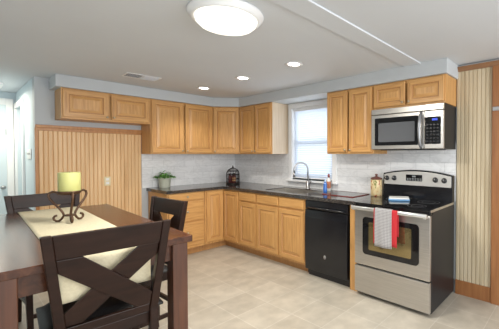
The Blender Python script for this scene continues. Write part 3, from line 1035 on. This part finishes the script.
# ------------------------------------------------------------------ dining table
TR = R(-1.8)
TW, TL, TZ = 0.83, 1.74, 0.915
ex, ey = Vector((math.cos(TR), math.sin(TR), 0)), Vector((-math.sin(TR), math.cos(TR), 0))
corner = Vector((-2.318, -2.990, 0))
tc = corner - ex * TW / 2 + ey * TL / 2
t = thing('dining_table', 'cherry-brown counter height wooden dining table', 'table', tc, TR)
MB().box(-TW / 2, TW / 2, -TL / 2, TL / 2, TZ - 0.038, TZ).build('tabletop', cherry, t, 0.004)
m = MB()
a, bq = TW / 2 - 0.045, TL / 2 - 0.045
m.box(-a, a, -bq, -bq + 0.022, TZ - 0.135, TZ - 0.0385).box(-a, a, bq - 0.022, bq, TZ - 0.135, TZ - 0.0385)
m.box(-a, -a + 0.022, -bq + 0.022, bq - 0.022, TZ - 0.135, TZ - 0.0385).box(a - 0.022, a, -bq + 0.022, bq - 0.022, TZ - 0.135, TZ - 0.0385)
m.build('apron', cherry, t, 0.002)
for sx in (-1, 1):
    for sy in (-1, 1):
        cx, cy = sx * (TW / 2 - 0.062), sy * (TL / 2 - 0.062)
        MB().box(cx - 0.042, cx + 0.042, cy - 0.042, cy + 0.042, 0, TZ - 0.0385).build('leg', cherry_v, t, 0.004)

# runner: lies along the table and hangs over both short edges
m = MB()
path = []
hl = TL / 2 + 0.004
for k in range(9):
    path.append((-hl - 0.004, TZ - 0.19 + 0.19 * k / 8))
path.append((-hl + 0.003, TZ + 0.0025))
for k in range(1, 24):
    path.append((-hl + 2 * hl * k / 24, TZ + 0.0022))
path.append((hl - 0.003, TZ + 0.0025))
for k in range(9):
    path.append((hl + 0.004, TZ - 0.19 * k / 8))
grid = [[(-0.192 + 0.375 * i / 16, y - (0.004 * math.sin(i * 0.9) if z < TZ - 0.02 else 0) * (1 if y > 0 else 1), z) for i in range(17)] for y, z in path]
o = m.sheet(grid).build('table_runner', linen, solid=0.002, offset=1)
o.location = tc
o.rotation_euler = (0, 0, TR)
tag(o, 'cream linen runner draped over the dining table', 'table runner')

# candle holder and candle
RZ = TZ + 0.0045
HC = (-2.690, -2.010, RZ)
t = thing('candle_holder', 'brown wrought iron scroll candle holder on the cream runner', 'candle holder', HC, 0)


def scroll_leg(ang):
    pts = [(0.074, 0.047), (0.086, 0.043), (0.093, 0.032), (0.090, 0.018), (0.077, 0.0085), (0.061, 0.010), (0.046, 0.024), (0.034, 0.046),
           (0.040, 0.066), (0.062, 0.098), (0.088, 0.130), (0.112, 0.160), (0.121, 0.184), (0.114, 0.202), (0.098, 0.210), (0.080, 0.207), (0.066, 0.198), (0.060, 0.190)]
    c, s = math.cos(ang), math.sin(ang)
    return [(r * c, r * s, z) for r, z in pts]


ha = R(-93)
for k in range(3):
    MB().tube(scroll_leg(ha + 2 * math.pi * k / 3), 0.0075, 8).build('scroll_leg', iron, t)
m = MB()
m.lathe([(0.022, 0.042), (0.031, 0.042), (0.031, 0.052), (0.022, 0.052), (0.022, 0.042)], seg=28)
m.build('ring', iron, t)
MB().lathe([(0, 0.190), (0.052, 0.190), (0.066, 0.205), (0.068, 0.216), (0.065, 0.216), (0.060, 0.208), (0, 0.206)], seg=32).build('cup', iron, t)
t = thing('pillar_candle', 'pale green pillar candle on the iron scroll holder', 'candle', (HC[0], HC[1], RZ + 0.2085))
MB().lathe([(0, 0), (0.060, 0), (0.0625, 0.003), (0.0625, 0.130), (0.060, 0.134), (0.045, 0.130), (0, 0.128)], seg=36).build('wax', wax, t)
MB().tube([(0, 0, 0.127), (0.001, 0, 0.139)], 0.0014, 6).build('wick', black_matte, t)

# ------------------------------------------------------------------ dining chairs
CW = 0.50
ZTOP = 1.048


def back_y(z):
    return -0.205 - max(0.0, z - 0.60) * 0.14


def inner_x(z):
    return CW / 2 - 0.038 - 0.048 * min(1.0, max(0.0, (ZTOP - z) / 0.45))


def make_chair(label):
    t = thing('dining_chair', label, 'chair', (0, 0, 0), 0, 'dark wooden cross-back dining chairs')
    for s in (-1, 1):
        m = MB()
        zs = [0, 0.3, 0.60, 0.75, 0.9, ZTOP]
        th = [0.036, 0.042, 0.046, 0.042, 0.038, 0.032]
        off = [-0.045, -0.012, 0, 0, 0, 0]
        rings = []
        for z, d, of in zip(zs, th, off):
            y = back_y(z) + of
            x0, x1 = s * (inner_x(z) + 0.038), s * inner_x(z)
            xa, xb = min(x0, x1), max(x0, x1)
            rings.append([m.bm.verts.new(p) for p in ((xa, y - d / 2, z), (xb, y - d / 2, z), (xb, y + d / 2, z), (xa, y + d / 2, z))])
        m.face(rings[0][::-1]); m.face(rings[-1])
        for A, B in zip(rings, rings[1:]):
            for i in range(4):
                j = (i + 1) % 4
                m.face([A[i], A[j], B[j], B[i]])
        m.build('back_post', espresso, t, 0.004)
        MB().hexa([(s * 0.19 - 0.016, 0.175, 0), (s * 0.19 + 0.016, 0.175, 0), (s * 0.19 + 0.016, 0.207, 0), (s * 0.19 - 0.016, 0.207, 0)],
                  [(s * 0.20 - 0.021, 0.165, 0.575), (s * 0.20 + 0.021, 0.165, 0.575), (s * 0.20 + 0.021, 0.207, 0.575), (s * 0.20 - 0.021, 0.207, 0.575)]).build('front_leg', espresso, t, 0.003)

    def board(pts_xz, name, th, shift=0.0):
        m = MB()
        m.prism(pts_xz, lambda x, z: (x, back_y(z) - th / 2 + shift, z), lambda x, z: (x, back_y(z) + th / 2 + shift, z))
        return m.build(name, espresso, t, 0.003)

    za, zb_, zc_ = ZTOP - 0.002, 0.938, 0.622
    a, b2, c3 = inner_x(za), inner_x(zb_), inner_x(zc_)
    board([(-b2, zb_), (b2, zb_), (a, za), (-a, za)], 'top_rail', 0.024)
    d4 = inner_x(0.582)
    board([(-d4, 0.582), (d4, 0.582), (c3, zc_), (-c3, zc_)], 'lower_rail', 0.022)
    brace = [(-b2, zb_), (-inner_x(0.880), 0.880), (0.108, zc_), (c3, zc_), (inner_x(0.686), 0.686), (-0.110, zb_)]
    board(brace, 'cross_brace', 0.018, -0.006)
    board([(-x, z) for x, z in brace][::-1], 'cross_brace', 0.014, 0.006)
    m = MB()
    m.box(-0.225, 0.225, 0.185, 0.208, 0.515, 0.575).box(-0.225, -0.203, -0.18, 0.185, 0.515, 0.575).box(0.203, 0.225, -0.18, 0.185, 0.515, 0.575).box(-0.203, 0.203, -0.20, -0.18, 0.515, 0.575)
    m.build('seat_frame', espresso, t, 0.003)
    # padded seat
    m = MB()
    ns_ = 10
    grid = []
    for j in range(ns_ + 1):
        row = []
        v = -1 + 2 * j / ns_
        for i in range(ns_ + 1):
            u = -1 + 2 * i / ns_
            hgt = 0.033 * (1 - abs(u) ** 6) ** 0.5 * (1 - abs(v) ** 6) ** 0.5
            row.append((u * 0.245, 0.022 + v * 0.198, 0.590 + hgt))
        grid.append(row)
    m.sheet(grid)
    lo = [[(p[0], p[1], 0.5755) for p in row] for row in grid]
    m.sheet(lo)
    for e in (0, ns_):
        m.sheet([grid[e], lo[e]]); m.sheet([[r[e] for r in grid], [r[e] for r in lo]])
    bmesh.ops.remove_doubles(m.bm, verts=m.bm.verts, dist=1e-5)
    m.build('seat_pad', leather, t, 0.006)
    for s in (-1, 1):
        MB().box(s * 0.188 - 0.009, s * 0.188 + 0.009, -0.21, 0.18, 0.24, 0.268).build('stretcher', espresso, t, 0.002)
    MB().box(-0.185, 0.185, 0.178, 0.20, 0.16, 0.19).build('stretcher', espresso, t, 0.002)
    MB().box(-0.165, 0.165, -0.228, -0.208, 0.30, 0.328).build('stretcher', espresso, t, 0.002)
    return t


def put_chair(o, p, rz):
    """p: world position of the middle of the back's top edge"""
    off = Matrix.Rotation(rz, 3, 'Z') @ Vector((0, back_y(ZTOP), 0))
    o.location = (p[0] - off.x, p[1] - off.y, 0)
    o.rotation_euler = (0, 0, rz)


ch = make_chair('cross-back dark chair at the near end of the table, its back to the viewer')
put_chair(ch, (-2.740, -3.072), R(-5))
c2 = dup(ch, (0, 0, 0), 0, 'cross-back dark chair at the far end of the table, facing the viewer')
put_chair(c2, (-2.690, -1.125), R(180 + 4))
c3 = dup(ch, (0, 0, 0), 0, 'cross-back dark chair on the long side of the table toward the kitchen cabinets')
put_chair(c3, (-2.150, -2.300), R(90 + 3))

# repeats of one kind share a group phrase
for o in S.objects:
    if o.parent is None and 'category' in o.keys():
        base = o.name.split('.')[0]
        g = {'wall_cabinet': 'oak wall cabinets', 'base_cabinet': 'oak base cabinets', 'jar': 'jars inside the wire cage',
             'dish_towel': 'towels on the oven handle'}.get(base)
        if g:
            o['group'] = g
